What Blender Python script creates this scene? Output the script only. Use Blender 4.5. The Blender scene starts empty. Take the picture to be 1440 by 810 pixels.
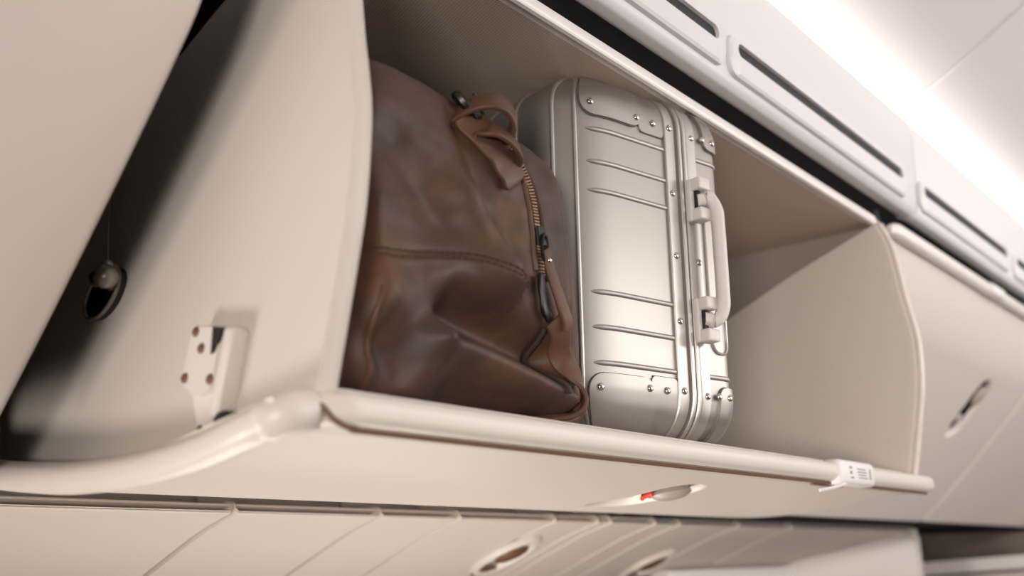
import bpy, math, random
import numpy as np
from mathutils import Vector, Matrix, noise
random.seed(7)
C = bpy.context.scene.collection
SC = bpy.context.scene
S = 0.53            # metres per layout unit (camera to lip distance along y)
Z0 = 1.6            # eye height of the photographer

# ------------------------------------------------------------------ camera
right = Vector((0.64804194, -0.76146699, -0.01447983))
down = Vector((0.18967081, 0.17977311, -0.96524951))
fwd = Vector((0.73760872, 0.62277577, 0.26092858))
cam = bpy.data.cameras.new('camera')
cam.lens = 35.0; cam.sensor_width = 36.0; cam.clip_start = 0.01
co = bpy.data.objects.new('camera', cam); C.objects.link(co)
co.matrix_world = Matrix(((right.x, -down.x, -fwd.x, 0), (right.y, -down.y, -fwd.y, 0),
                          (right.z, -down.z, -fwd.z, Z0), (0, 0, 0, 1)))
cam.dof.use_dof = True; cam.dof.focus_distance = 1.02; cam.dof.aperture_fstop = 3.2
SC.camera = co

# ------------------------------------------------------------------ world, lights, exposure
w = bpy.data.worlds.new('cabin_ambience'); SC.world = w; w.use_nodes = True
bg = w.node_tree.nodes['Background']
bg.inputs[0].default_value = (1.0, 0.93, 0.87, 1); bg.inputs[1].default_value = 0.15
SC.view_settings.view_transform = 'Standard'; SC.view_settings.look = 'None'
SC.view_settings.gamma = 1.0; SC.view_settings.use_curve_mapping = False
SC.view_settings.exposure = 0.02

def area(name, loc, target, sx, sy, power, col):
    l = bpy.data.lights.new(name, 'AREA'); l.shape = 'RECTANGLE'; l.size = sx; l.size_y = sy
    l.energy = power; l.color = col
    o = bpy.data.objects.new(name, l); C.objects.link(o)
    o.location = loc
    d = (Vector(target) - Vector(loc)).normalized()
    o.rotation_euler = d.to_track_quat('-Z', 'Y').to_euler()
    return o
# daylight from the windows in the side wall under this row of bins, low on the left
area('window_daylight', (-0.9, 1.5, 0.45), (0.42, 0.68, 1.85), 0.6, 0.5, 27, (1.0, 0.92, 0.86))
area('window_row_daylight', (0.95, 1.25, 0.85), (0.85, 0.62, 1.68), 1.2, 0.30, 10.5, (1.0, 0.92, 0.85))
# daylight across the aisle, followed by an added fill
area('far_window_daylight', (2.0, -1.4, 1.35), (0.95, 0.55, 1.85), 1.6, 0.5, 7.5, (1.0, 0.93, 0.88))
area('panel_fill', (-1.2, -0.6, 1.45), (1.55, 0.66, 1.88), 0.5, 0.4, 3.3, (1.0, 0.94, 0.89)).data.spread = 0.95  # unseen narrow beam added to brighten the far end panel
# cove lamp behind the header washing the ceiling
area('cove_lamp', (2.2, 0.522, 2.322), (2.2, 0.30, 2.52), 5.5, 0.03, 13, (1.0, 0.96, 0.95))
# cabin crown light on the far side of the aisle
area('cabin_ceiling_light', (2.4, -1.2, 2.25), (2.0, 0.55, 2.05), 3.2, 0.35, 34, (1.0, 0.96, 0.94))

# ------------------------------------------------------------------ materials
def mat(name, col, rough=0.5, metal=0.0, bump=None, spec=0.5, coat=0.0, vary=None, aniso=0.0):
    m = bpy.data.materials.new(name); m.use_nodes = True
    nt = m.node_tree; b = nt.nodes['Principled BSDF']
    b.inputs['Base Color'].default_value = (*col, 1); b.inputs['Roughness'].default_value = rough
    b.inputs['Metallic'].default_value = metal; b.inputs['Specular IOR Level'].default_value = spec
    b.inputs['Coat Weight'].default_value = coat; b.inputs['Anisotropic'].default_value = aniso
    tc = nt.nodes.new('ShaderNodeTexCoord')
    if vary:
        n = nt.nodes.new('ShaderNodeTexNoise'); n.inputs['Scale'].default_value = vary[0]; n.inputs['Detail'].default_value = 5
        r = nt.nodes.new('ShaderNodeValToRGB')
        r.color_ramp.elements[0].position = 0.35; r.color_ramp.elements[1].position = 0.68
        r.color_ramp.elements[0].color = (*col, 1); r.color_ramp.elements[1].color = (*vary[1], 1)
        nt.links.new(tc.outputs['Object'], n.inputs['Vector']); nt.links.new(n.outputs['Fac'], r.inputs['Fac'])
        nt.links.new(r.outputs['Color'], b.inputs['Base Color'])
    if bump:
        n = nt.nodes.new('ShaderNodeTexNoise'); n.inputs['Scale'].default_value = bump[0]; n.inputs['Detail'].default_value = 3
        bu = nt.nodes.new('ShaderNodeBump'); bu.inputs['Strength'].default_value = bump[1]; bu.inputs['Distance'].default_value = 0.002
        nt.links.new(tc.outputs['Object'], n.inputs['Vector'])
        nt.links.new(n.outputs['Fac'], bu.inputs['Height']); nt.links.new(bu.outputs['Normal'], b.inputs['Normal'])
    return m
M = {}
M['plastic'] = mat('warm_white_plastic', (0.70, 0.635, 0.575), 0.38, bump=(900, 0.05))
M['panel'] = mat('beige_panel', (0.62, 0.555, 0.495), 0.5, bump=(900, 0.06))
M['door'] = mat('bin_door_plastic', (0.68, 0.61, 0.56), 0.5, bump=(900, 0.05))
M['paddle'] = mat('taupe_paddle', (0.42, 0.35, 0.30), 0.4)
M['white'] = mat('white_header_plastic', (0.74, 0.72, 0.725), 0.42)
M['ceiling'] = mat('ceiling_laminate', (0.66, 0.62, 0.61), 0.55)
M['strip'] = mat('glossy_white_strip', (0.80, 0.75, 0.71), 0.3)
M['shade'] = mat('brown_shade_line', (0.17, 0.085, 0.06), 0.6)
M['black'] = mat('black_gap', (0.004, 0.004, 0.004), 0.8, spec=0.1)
M['slot'] = mat('dark_slot', (0.012, 0.015, 0.018), 0.6)
M['rubber'] = mat('dark_fitting', (0.012, 0.010, 0.009), 0.35)
M['grey'] = mat('grey_fitting', (0.32, 0.28, 0.25), 0.3, metal=0.5)
M['screw'] = mat('bronze_screw', (0.20, 0.095, 0.05), 0.4, metal=0.4)
M['alu'] = mat('brushed_aluminium', (0.41, 0.38, 0.35), 0.46, metal=0.85, aniso=0.4)
M['alu_light'] = mat('pale_frame_aluminium', (0.52, 0.485, 0.45), 0.42, metal=0.85)
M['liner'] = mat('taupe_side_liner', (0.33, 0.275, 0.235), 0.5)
M['seam'] = mat('seam_shade_line', (0.10, 0.085, 0.075), 0.5)  # paints the shaded gap line round the corner guards
M['rivet'] = mat('polished_rivet', (0.66, 0.60, 0.55), 0.16, metal=1.0)
M['grip'] = mat('pale_grip', (0.66, 0.61, 0.57), 0.4)
M['hinge'] = mat('hinge_casting', (0.72, 0.66, 0.61), 0.4)
M['brass'] = mat('brass_teeth', (0.25, 0.14, 0.065), 0.5, metal=0.4)
M['gun'] = mat('gunmetal', (0.035, 0.035, 0.036), 0.35, metal=0.8)
M['red'] = mat('red_flag', (0.75, 0.06, 0.02), 0.4)
M['paper'] = mat('label_paper', (0.80, 0.77, 0.74), 0.5)
M['ink'] = mat('grey_ink', (0.33, 0.30, 0.29), 0.6)
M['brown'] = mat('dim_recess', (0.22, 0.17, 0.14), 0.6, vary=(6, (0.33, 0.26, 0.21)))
M['tape'] = mat('zip_tape', (0.045, 0.026, 0.019), 0.7)
M['carpet'] = mat('aisle_carpet', (0.22, 0.17, 0.14), 0.9)

def leather(name, base, warm, dark, rough=0.42):
    m = bpy.data.materials.new(name); m.use_nodes = True
    nt = m.node_tree; N = nt.nodes; L = nt.links; b = N['Principled BSDF']; b.inputs['Specular IOR Level'].default_value = 0.32
    tc = N.new('ShaderNodeTexCoord')
    n1 = N.new('ShaderNodeTexNoise'); n1.inputs['Scale'].default_value = 9; n1.inputs['Detail'].default_value = 6; n1.inputs['Roughness'].default_value = 0.65
    n2 = N.new('ShaderNodeTexNoise'); n2.inputs['Scale'].default_value = 4; n2.inputs['Detail'].default_value = 4
    r = N.new('ShaderNodeValToRGB'); e = r.color_ramp.elements
    e[0].position = 0.32; e[0].color = (*dark, 1); e[1].position = 0.72; e[1].color = (*warm, 1)
    k = e.new(0.52); k.color = (*base, 1)
    L.new(tc.outputs['Object'], n1.inputs['Vector']); L.new(tc.outputs['Object'], n2.inputs['Vector'])
    L.new(n1.outputs['Fac'], r.inputs['Fac']); L.new(r.outputs['Color'], b.inputs['Base Color'])
    mr = N.new('ShaderNodeMapRange'); mr.inputs[3].default_value = rough - 0.08; mr.inputs[4].default_value = rough + 0.14
    L.new(n2.outputs['Fac'], mr.inputs[0]); L.new(mr.outputs[0], b.inputs['Roughness'])
    v = N.new('ShaderNodeTexVoronoi'); v.inputs['Scale'].default_value = 420
    bu = N.new('ShaderNodeBump'); bu.inputs['Strength'].default_value = 0.12; bu.inputs['Distance'].default_value = 0.0008
    L.new(tc.outputs['Object'], v.inputs['Vector']); L.new(v.outputs['Distance'], bu.inputs['Height']); L.new(bu.outputs['Normal'], b.inputs['Normal'])
    return m
M['leather'] = leather('pullup_leather', (0.076, 0.042, 0.029), (0.145, 0.062, 0.032), (0.052, 0.032, 0.024), 0.50)
M['strap'] = leather('strap_leather', (0.11, 0.052, 0.034), (0.15, 0.065, 0.038), (0.085, 0.042, 0.029), 0.42)
M['piping'] = leather('piping_leather', (0.085, 0.037, 0.021), (0.13, 0.052, 0.027), (0.055, 0.026, 0.018), 0.45)

def dotted(name, c1, c2):
    m = bpy.data.materials.new(name); m.use_nodes = True
    nt = m.node_tree; N = nt.nodes; L = nt.links; b = N['Principled BSDF']
    tc = N.new('ShaderNodeTexCoord'); mp = N.new('ShaderNodeMapping'); mp.inputs['Rotation'].default_value = (0, 0, 0.3)
    mp.inputs['Scale'].default_value = (300, 300, 0)
    v = N.new('ShaderNodeTexVoronoi'); v.inputs['Randomness'].default_value = 0.0; v.inputs['Scale'].default_value = 1
    r = N.new('ShaderNodeValToRGB'); r.color_ramp.elements[0].position = 0.25; r.color_ramp.elements[1].position = 0.42
    r.color_ramp.elements[0].color = (*c2, 1); r.color_ramp.elements[1].color = (*c1, 1)
    L.new(tc.outputs['Object'], mp.inputs['Vector']); L.new(mp.outputs['Vector'], v.inputs['Vector'])
    L.new(v.outputs['Distance'], r.inputs['Fac']); L.new(r.outputs['Color'], b.inputs['Base Color'])
    bu = N.new('ShaderNodeBump'); bu.inputs['Strength'].default_value = 0.2; bu.inputs['Distance'].default_value = 0.0006
    L.new(v.outputs['Distance'], bu.inputs['Height']); L.new(bu.outputs['Normal'], b.inputs['Normal'])
    b.inputs['Roughness'].default_value = 0.3; b.inputs['Specular IOR Level'].default_value = 0.8
    return m
M['lining'] = dotted('perforated_lining', (0.56, 0.455, 0.37), (0.36, 0.285, 0.225))

# ------------------------------------------------------------------ object helpers
ORG = {}
def setp(o, label=None, cat=None, group=None, kind=None):
    if label: o['label'] = label
    if cat: o['category'] = cat
    if group: o['group'] = group
    if kind: o['kind'] = kind
    return o
def thing(name, label, cat, org, rotz=0.0, group=None, kind=None):
    o = bpy.data.objects.new(name, None); C.objects.link(o)
    o.location = (org[0]*S, org[1]*S, org[2]*S + Z0); o.rotation_euler = (0, 0, rotz)
    o.empty_display_size = 0.05
    ORG[o.name] = Vector(org)
    return setp(o, label, cat, group, kind)
def root_of(o):
    while o.parent: o = o.parent
    return o
def mesh(name, verts, faces, m, parent=None, local=False, smooth=True, sharp=None):
    """verts in layout units; local=True means already in the parent's own frame"""
    if parent is not None and not local: og = ORG[root_of(parent).name]
    else: og = Vector((0, 0, 0))
    off = Vector((0, 0, Z0)) if parent is None else Vector((0, 0, 0))
    vs = [((v[0]-og.x)*S + off.x, (v[1]-og.y)*S + off.y, (v[2]-og.z)*S + off.z) for v in verts]
    me = bpy.data.meshes.new(name); me.from_pydata(vs, [], faces); me.validate(); me.update()
    import bmesh
    bm = bmesh.new(); bm.from_mesh(me); bmesh.ops.remove_doubles(bm, verts=bm.verts, dist=1e-6)
    bmesh.ops.recalc_face_normals(bm, faces=bm.faces); bm.to_mesh(me); bm.free()
    if smooth:
        for p in me.polygons: p.use_smooth = True
        me.set_sharp_from_angle(angle=math.radians(sharp or 38))
    me.materials.append(m)
    o = bpy.data.objects.new(name, me); C.objects.link(o)
    if parent is not None: o.parent = parent
    return o
class G:
    def __init__(s): s.v = []; s.f = []
    def add(s, v, f):
        k = len(s.v); s.v += [tuple(p) for p in v]; s.f += [tuple(i+k for i in q) for q in f]; return s
def grid(fn, us, vs, closeu=False):
    v = [fn(a, b) for a in us for b in vs]; n = len(vs); f = []
    m = len(us)
    for i in range(m if closeu else m-1):
        for j in range(n-1):
            a = i*n+j; b = ((i+1) % m)*n+j
            f.append((a, b, b+1, a+1))
    return v, f
def prism(prof, x0, x1):
    """closed YZ polygon extruded along X"""
    n = len(prof); v = [(x0, y, z) for y, z in prof] + [(x1, y, z) for y, z in prof]
    f = [(i, (i+1) % n, n+(i+1) % n, n+i) for i in range(n)]
    f += [tuple(range(n)), tuple(range(2*n-1, n-1, -1))]
    return v, f
def poly_x(poly, x0, x1, bev=0.0):
    """YZ polygon with its face at x0 (bevelled) and back at x1"""
    n = len(poly); cy = sum(p[0] for p in poly)/n; cz = sum(p[1] for p in poly)/n
    sg = 1 if x1 > x0 else -1
    ins = [(y+(cy-y)*bev*6, z+(cz-z)*bev*6) for y, z in poly]
    v = [(x0, y, z) for y, z in ins] + [(x0+sg*bev, y, z) for y, z in poly] + [(x1, y, z) for y, z in poly]
    f = [tuple(range(n))]
    for k in (0, n):
        f += [(k+i, k+(i+1) % n, k+n+(i+1) % n, k+n+i) for i in range(n)]
    f += [tuple(range(3*n-1, 2*n-1, -1))]
    return v, f
def rbox(c, s, r=0.01, n=3):
    """rounded box; c centre, s full sizes"""
    import bmesh
    bm = bmesh.new(); bmesh.ops.create_cube(bm, size=1)
    for q in bm.verts: q.co = Vector((q.co.x*s[0], q.co.y*s[1], q.co.z*s[2]))
    bmesh.ops.bevel(bm, geom=bm.edges[:], offset=min(r, min(s)*0.49), segments=n, profile=0.5, affect='EDGES')
    bm.verts.index_update()
    v = [(p.co.x+c[0], p.co.y+c[1], p.co.z+c[2]) for p in bm.verts]; f = [tuple(q.index for q in p.verts) for p in bm.faces]
    bm.free(); return v, f
def smooth_path(P, n=12):
    P = [Vector(p) for p in P]; out = []
    for i in range(len(P)-1):
        p0 = P[max(i-1, 0)]; p1 = P[i]; p2 = P[i+1]; p3 = P[min(i+2, len(P)-1)]
        for k in range(n):
            t = k/n
            out.append(0.5*((2*p1)+(p2-p0)*t+(2*p0-5*p1+4*p2-p3)*t*t+(3*p1-p0-3*p2+p3)*t**3))
    out.append(P[-1]); return out
def sweep(path, prof, normal, scale=None, closed=False):
    """prof (across, along normal) pairs; normal vector or list of vectors"""
    path = [Vector(p) for p in path]; n = len(path); m = len(prof); v = []
    for i, p in enumerate(path):
        a = path[(i-1) % n] if closed else path[max(i-1, 0)]; b = path[(i+1) % n] if closed else path[min(i+1, n-1)]
        t = (b-a).normalized()
        nn = Vector(normal[i] if isinstance(normal, list) else normal)
        nn = (nn-t*nn.dot(t)).normalized(); bb = t.cross(nn)
        k = scale[i] if scale else 1
        v += [p+bb*(x*k)+nn*(y*k) for x, y in prof]
    f = []
    for i in range(n if closed else n-1):
        for j in range(m):
            f.append((i*m+j, i*m+(j+1) % m, ((i+1) % n)*m+(j+1) % m, ((i+1) % n)*m+j))
    if not closed:
        f += [tuple(range(m)), tuple(range(n*m-1, (n-1)*m-1, -1))]
    return v, f
def circ(r, n=10, sx=1, sy=1):
    return [(r*sx*math.cos(2*math.pi*i/n), r*sy*math.sin(2*math.pi*i/n)) for i in range(n)]
def rrect(wd, h, r, n=3):
    o = []
    for cx, cy, a0 in ((wd/2-r, h/2-r, 0), (-wd/2+r, h/2-r, 90), (-wd/2+r, -h/2+r, 180), (wd/2-r, -h/2+r, 270)):
        for k in range(n+1):
            a = math.radians(a0+90*k/n); o.append((cx+r*math.cos(a), cy+r*math.sin(a)))
    return o
def tube(path, r, n=8, closed=False):
    p = [Vector(q) for q in path]; t = (p[-1]-p[0]) if not closed else Vector((0.3, 0.2, 1))
    ref = Vector((0, 0, 1)) if abs(t.normalized().z) < 0.8 else Vector((1, 0, 0))
    return sweep(p, circ(r, n), ref, closed=closed)
def dome(p, nrm, r, h, n=10, rings=4):
    p = Vector(p); nrm = Vector(nrm).normalized()
    a = nrm.orthogonal().normalized(); b = nrm.cross(a); v = []; f = []
    for k in range(rings):
        t = k/rings*math.pi/2
        v += [p+(a*math.cos(2*math.pi*i/n)+b*math.sin(2*math.pi*i/n))*r*math.cos(t)+nrm*h*math.sin(t) for i in range(n)]
    v.append(p+nrm*h)
    for k in range(rings-1):
        f += [(k*n+i, k*n+(i+1) % n, (k+1)*n+(i+1) % n, (k+1)*n+i) for i in range(n)]
    k = (rings-1)*n
    f += [(k+i, k+(i+1) % n, rings*n) for i in range(n)]
    f.append(tuple(range(n-1, -1, -1)))
    return v, f
def lerp(a, b, t): return a+(b-a)*t
def sstep(a, b, x):
    t = min(1, max(0, (x-a)/(b-a))); return t*t*(3-2*t)
def lin(a, b, n): return [a+(b-a)*i/(n-1) for i in range(n)]

# ------------------------------------------------------------------ curved bin doors (profile extruded along the aisle)
class Profile:
    def __init__(s, pts, n=10):
        p = smooth_path([(0, y, z) for y, z in pts], n)
        s.p = [(q.y, q.z) for q in p]; s.L = [0]
        for a, b in zip(s.p, s.p[1:]): s.L.append(s.L[-1]+math.dist(a, b))
        s.len = s.L[-1]
    def at(s, d):
        d = min(max(d, 0), s.len)
        for i in range(len(s.p)-1):
            if d <= s.L[i+1]:
                t = (d-s.L[i])/(s.L[i+1]-s.L[i]); a, b = s.p[i], s.p[i+1]
                ty, tz = b[0]-a[0], b[1]-a[1]; l = math.hypot(ty, tz)
                return lerp(a[0], b[0], t), lerp(a[1], b[1], t), -tz/l, ty/l   # point and inward normal
        return (*s.p[-1], 0, 1)
    def nearest(s, y, z):
        return min(range(len(s.p)), key=lambda i: math.dist(s.p[i], (y, z)))
def spread(a, b, n, c=None, half=None, nf=0):
    o = lin(a, b, n)
    if c is not None: o = sorted(set([q for q in o if not (c-half < q < c+half)]+lin(c-half, c+half, nf)))
    return o
LS, LX = 0.155, 0.078     # half length along the profile, half width of a latch dish
def dish(dx, ds):
    # stadium shaped hollow, rounded ends
    q = max(abs(ds)-(LS-LX), 0); e = math.hypot(dx, q)/LX
    return 0.026*(1-sstep(0.55, 1.0, e))
def door(prof, x0, x1, rl, rr, lx=None, ls=None, dl=0.04, dll=None):
    """outer skin with rolled ends, and a pressed latch dish"""
    xs = spread(x0, x1, 40, lx, LX*1.2, 46) if lx is not None else lin(x0, x1, 30)
    ss = spread(0, prof.len, 46, ls, LS*1.15, 60) if ls is not None else lin(0, prof.len, 46)
    cols = []
    for k in range(9):
        a = math.pi/2*k/8; cols.append((x0+rl*(1-math.sin(a)) if rl else x0, dl*math.cos(a) if rl else 0))
    if not rl: cols = [(x0, dl)]
    cols2 = []
    a0 = x0+rl if rl else x0
    for k in range(9):
        a = math.pi/2*k/8; cols2.append((x0+rl*(1-math.cos(a)), dl*(1-math.sin(a))))
    if dll is not None: cols2 = [(x, o*dll/dl) for x, o in cols2]
    cc = cols2 if rl else [(x0, dl), (x0, 0)]
    cc += [(x, 0) for x in xs if a0+1e-4 < x < x1-rr-1e-4]
    cc += [(x1-rr*(1-math.cos(math.pi/2*k/8)), dl*(1-math.sin(math.pi/2*k/8))) for k in range(8, -1, -1)] if rr else [(x1, 0), (x1, dl)]
    def fn(c, s):
        x, o = c; y, z, ny, nz = prof.at(s)
        if lx is not None and o == 0: o = dish(x-lx, s-ls)
        return (x, y+ny*o, z+nz*o)
    return grid(fn, cc, ss)
OPEN = Profile([(1.000, 0.172), (1.06, 0.162), (1.125, 0.151), (1.258, 0.129), (1.40, 0.116), (1.57, 0.112), (1.75, 0.128), (1.95, 0.165), (2.15, 0.215)])
SHUT = Profile([(1.005, 0.965), (1.022, 0.92), (1.045, 0.845), (1.094, 0.737), (1.159, 0.655), (1.255, 0.548), (1.39, 0.405), (1.48, 0.313), (1.573, 0.221), (1.665, 0.135)])

def latch(prof, lx, ls, parent, red=False):
    """paddle hinged in the upper half of the dish"""
    def pt(dx, ds, out):
        y, z, ny, nz = prof.at(ls+ds); return Vector((lx+dx, y-ny*out, z-nz*out))
    v, f = grid(lambda a, r: pt(math.cos(a)*LX*0.78*r, -0.066+math.sin(a)*0.078*r, -0.012), lin(0, 2*math.pi, 25), [0.02, 1.0])
    mesh('cavity_shade', v, f, M['rubber'], parent)  # black plate painting the shade in the gap behind the paddle
    v, f = grid(lambda a, r: pt(0.010+math.cos(a)*r*LX*0.58, -0.066+math.sin(a)*r*0.048, 0.002+0.012*(1-r**3)), lin(0, 2*math.pi, 25), [0.02, 0.3, 0.6, 0.85, 0.97, 1.0])
    g = G().add(v, f)
    v2, f2 = grid(lambda a, r: pt(0.010+math.cos(a)*LX*0.58*(0.9+0.1*r), -0.066+math.sin(a)*0.048*(0.9+0.1*r), -0.014+0.016*r), lin(0, 2*math.pi, 25), [0.0, 1.0])
    g.add(v2, f2)
    p = mesh('latch_paddle', g.v, g.f, M['paddle'], parent)
    v, f = sweep([pt(math.cos(a)*LX*0.77, -0.072+math.sin(a)*0.066, -0.004) for a in lin(0.05, math.pi-0.05, 20)], circ(0.0035, 6), (0, 0, -1))
    mesh('paddle_shade_line', v, f, M['rubber'], p)  # dark bead drawn in as the shade line at the paddle edge
    if red:
        v, f = sweep([pt(math.cos(a)*LX*0.80, -0.072+math.sin(a)*0.068, 0.003) for a in lin(2.0, 3.0, 8)], circ(0.005, 6), (0, 0, -1))
        mesh('red_indicator', v, f, M['red'], p)['label'] = 'small red unlatched flag'
    # finger dish end on the other side
    v, f = grid(lambda a, r: pt(math.cos(a)*LX*0.55*r, 0.085+math.sin(a)*0.052*r, -0.017+0.004*r), lin(0, 2*math.pi, 21), [0.02, 0.5, 0.9, 1.0])
    mesh('finger_plate', v, f, M['door'], parent)
    return p

# ------------------------------------------------------------------ the setting
XB0, XB1 = 0.837, 2.93        # inner faces of the open bin
# ceiling with two panels meeting in a seam
CEIL = [(1.30, 1.17), (1.13, 1.30), (0.948, 1.42), (0.765, 1.52), (0.56, 1.645), (0.2, 1.83), (-0.4, 2.02), (-1.2, 2.10), (-2.4, 2.10)]
cp = smooth_path([(0, y, z) for y, z in CEIL], 6)
ceil = thing('ceiling', 'pale curved cabin ceiling washed by the cove light', None, (2, 0, 2.0), kind='structure')
for x0, x1 in ((-2.5, 3.155), (3.17, 8.6)):
    v, f = grid(lambda a, b: (a, b.y, b.z), [x0, x0+0.006, x1-0.006, x1], cp)
    n = len(cp)
    for j in range(n):
        x, y, z = v[j]; v[j] = (x, y+0.006, z+0.012); x, y, z = v[3*n+j]; v[3*n+j] = (x, y+0.006, z+0.012)
    v2, f2 = grid(lambda a, b: (a, b.y+0.01, b.z+0.03), [x0, x1], cp)
    mesh('ceiling_panel', *(lambda g: (g.v, g.f))(G().add(v, f).add(v2, f2)), M['ceiling'], ceil)
v, f = grid(lambda a, b: (a, b.y+0.004, b.z+0.008), [3.14, 3.185], cp)
mesh('joint_strip', v, f, M['ceiling'], ceil)
# floor far below, never in view, but it returns the cabin's light
v, f = rbox((2, -0.5, -Z0/S-0.02), (14, 8, 0.04), 0.005, 1)
setp(mesh('floor', v, f, M['carpet'], None, smooth=False), 'dark carpeted cabin floor below the bins', kind='structure')
# wall behind the bins
v, f = rbox((3.0, 2.42, 0.3), (11.2, 0.05, 2.6), 0.005, 1)
setp(mesh('wall_back', v, f, M['black'], None, smooth=False), 'dark fuselage lining behind the bins', kind='structure')

# ------------------------------------------------------------------ fixed housing of the open bin
hs = thing('bin_housing', 'fixed upper shell of the open bin with perforated brown roof lining', 'bin housing', (1.9, 1.6, 0.98))
v, f = rbox((1.88, 1.70, 0.985), (2.30, 1.36, 0.016), 0.003, 1)
mesh('roof_lining', v, f, M['lining'], hs, smooth=False)
v, f = rbox((1.88, 2.33, 0.55), (2.30, 0.03, 0.9), 0.003, 1)
mesh('rear_liner', v, f, M['panel'], hs, smooth=False)
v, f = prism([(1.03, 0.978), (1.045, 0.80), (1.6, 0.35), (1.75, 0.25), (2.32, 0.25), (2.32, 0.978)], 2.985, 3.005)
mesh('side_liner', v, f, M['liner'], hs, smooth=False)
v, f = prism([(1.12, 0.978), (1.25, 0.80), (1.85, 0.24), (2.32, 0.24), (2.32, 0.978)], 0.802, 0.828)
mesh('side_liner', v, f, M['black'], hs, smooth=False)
# bright front strip closing the roof of the bin
pr = [(1.022, 0.964), (1.014, 0.965), (1.011, 0.969), (1.010, 0.980), (1.011, 0.989), (1.016, 0.992), (1.05, 0.995), (1.05, 0.976), (1.024, 0.976)]
v, f = prism(pr, 0.2, 2.925)
g = G().add(v, f)
v, f = sweep([(2.925, 1.028, 0.983), (2.945, 1.030, 0.982), (2.958, 1.036, 0.979)], rrect(0.028, 0.028, 0.010), (0, 0, 1), scale=[1, 0.9, 0.5])
mesh('front_strip', *(lambda q: (q.v, q.f))(g.add(v, f)), M['strip'], hs)
v, f = rbox((2.2, 1.075, 1.058), (5.8, 0.03, 0.11), 0.003, 1)
mesh('seal_gap', v, f, M['black'], hs, smooth=False)['label'] = 'black shadow gap under the header'
v, f = tube([(2.985, 1.03, 0.985), (2.985, 1.035, 1.03)], 0.012, 8)
mesh('striker_pin', v, f, M['slot'], hs)

# ------------------------------------------------------------------ lowered bucket
bk = thing('pivot_bin_bucket', 'lowered open luggage bin bucket with curved end panels and pale lip', 'luggage bin', (1.9, 1.5, 0.12))
ls_open = OPEN.L[OPEN.nearest(1.285, 0.126)]
v, f = door(OPEN, 0.732, 3.045, 0.12, 0.03, 1.985, ls_open, dl=0.042, dll=0.022)
mesh('bucket_skin', v, f, M['plastic'], bk)
latch(OPEN, 1.985, ls_open, bk, red=True)
# shelf
v, f = prism([(1.02, 0.2195), (1.02, 0.195), (1.5, 0.165), (2.1, 0.205), (2.15, 0.2195)], 0.80, 2.97)
mesh('shelf', v, f, M['panel'], bk, smooth=False)
# end panels: fan with a bulging front edge
edge = [(1.014, 0.965), (0.985, 0.885), (0.963, 0.722), (0.945, 0.611), (0.944, 0.533), (0.950, 0.454), (0.962, 0.386), (0.992, 0.243), (1.003, 0.2)]
ep = [(q.y, q.z) for q in smooth_path([(0, y, z) for y, z in edge], 6)]
back = [(1.25, 0.155), (1.5, 0.145), (1.8, 0.165), (2.05, 0.21), (2.08, 0.30), (1.98, 0.45), (1.8, 0.62), (1.56, 0.742), (1.3, 0.858)]
def fan(x0, x1):
    t = abs(x1-x0); b = t*0.35
    pl = ep+back; n = len(pl)
    ne = len(ep)
    def ins(i, d):
        if i < ne: return (pl[i][0]+d, pl[i][1])
        return pl[i]
    rows = [(x0, b), (x0+b*0.3*(1 if x1 > x0 else -1), b*0.3), (x0+b*(1 if x1 > x0 else -1), 0), (x1-b*(1 if x1 > x0 else -1), 0), (x1-b*0.3*(1 if x1 > x0 else -1), b*0.3), (x1, b)]
    v = []
    for x, d in rows: v += [(x, *ins(i, d)) for i in range(n)]
    f = [tuple(range(n)), tuple(range(6*n-1, 5*n-1, -1))]
    for k in range(5): f += [(k*n+i, k*n+(i+1) % n, (k+1)*n+(i+1) % n, (k+1)*n+i) for i in range(n)]
    return v, f
v, f = fan(0.795, XB0); left_panel = mesh('end_panel', v, f, M['panel'], bk)
v, f = fan(XB1, 2.965); mesh('end_panel', v, f, M['panel'], bk)
# pale edge trim on the far panel
v, f = sweep([(2.952, y-0.004, z) for y, z in ep], rrect(0.026, 0.018, 0.007), (0, -1, 0))
mesh('edge_trim', v, f, M['plastic'], bk)
# lip rail
lp = smooth_path([(0.806, 1.085, 0.187), (0.808, 1.035, 0.187), (0.834, 1.0, 0.187), (0.89, 0.992, 0.187), (1.2, 0.992, 0.187), (2.0, 0.992, 0.187), (3.0, 0.992, 0.187)], 8)
lipprof = [(q[0], q[1]) for q in rrect(0.044, 0.052, 0.016, 4)]
v, f = sweep(lp+[Vector((3.025, 0.992, 0.187)), Vector((3.04, 0.995, 0.187)), Vector((3.047, 1.0, 0.187))], [(y, x) for x, y in lipprof], (0, 0, 1), scale=[1]*len(lp)+[0.97, 0.85, 0.6])
mesh('lip_rail', v, f, M['plastic'], bk)
sl_ = smooth_path([(0.790, 1.01, 0.205), (0.796, 0.990, 0.188), (0.812, 0.982, 0.170), (0.85, 0.986, 0.1615), (0.92, 0.989, 0.1605), (1.6, 0.990, 0.1605), (3.02, 0.990, 0.1605)], 8)
mesh('lip_shade_line', *sweep(sl_, circ(0.0040, 6), (0, 0, 1)), M['shade'], bk)['label'] = 'thin brown line of drawn-in seal under the lip'  # brown bead drawn in as the shadow line beneath the lip
v, f = prism([(1.03, 0.21), (1.012, 0.208), (1.0, 0.172), (1.02, 0.165), (1.1, 0.16), (1.1, 0.2)], 0.80, 3.035)
mesh('lip_web', v, f, M['panel'], bk)
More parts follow.
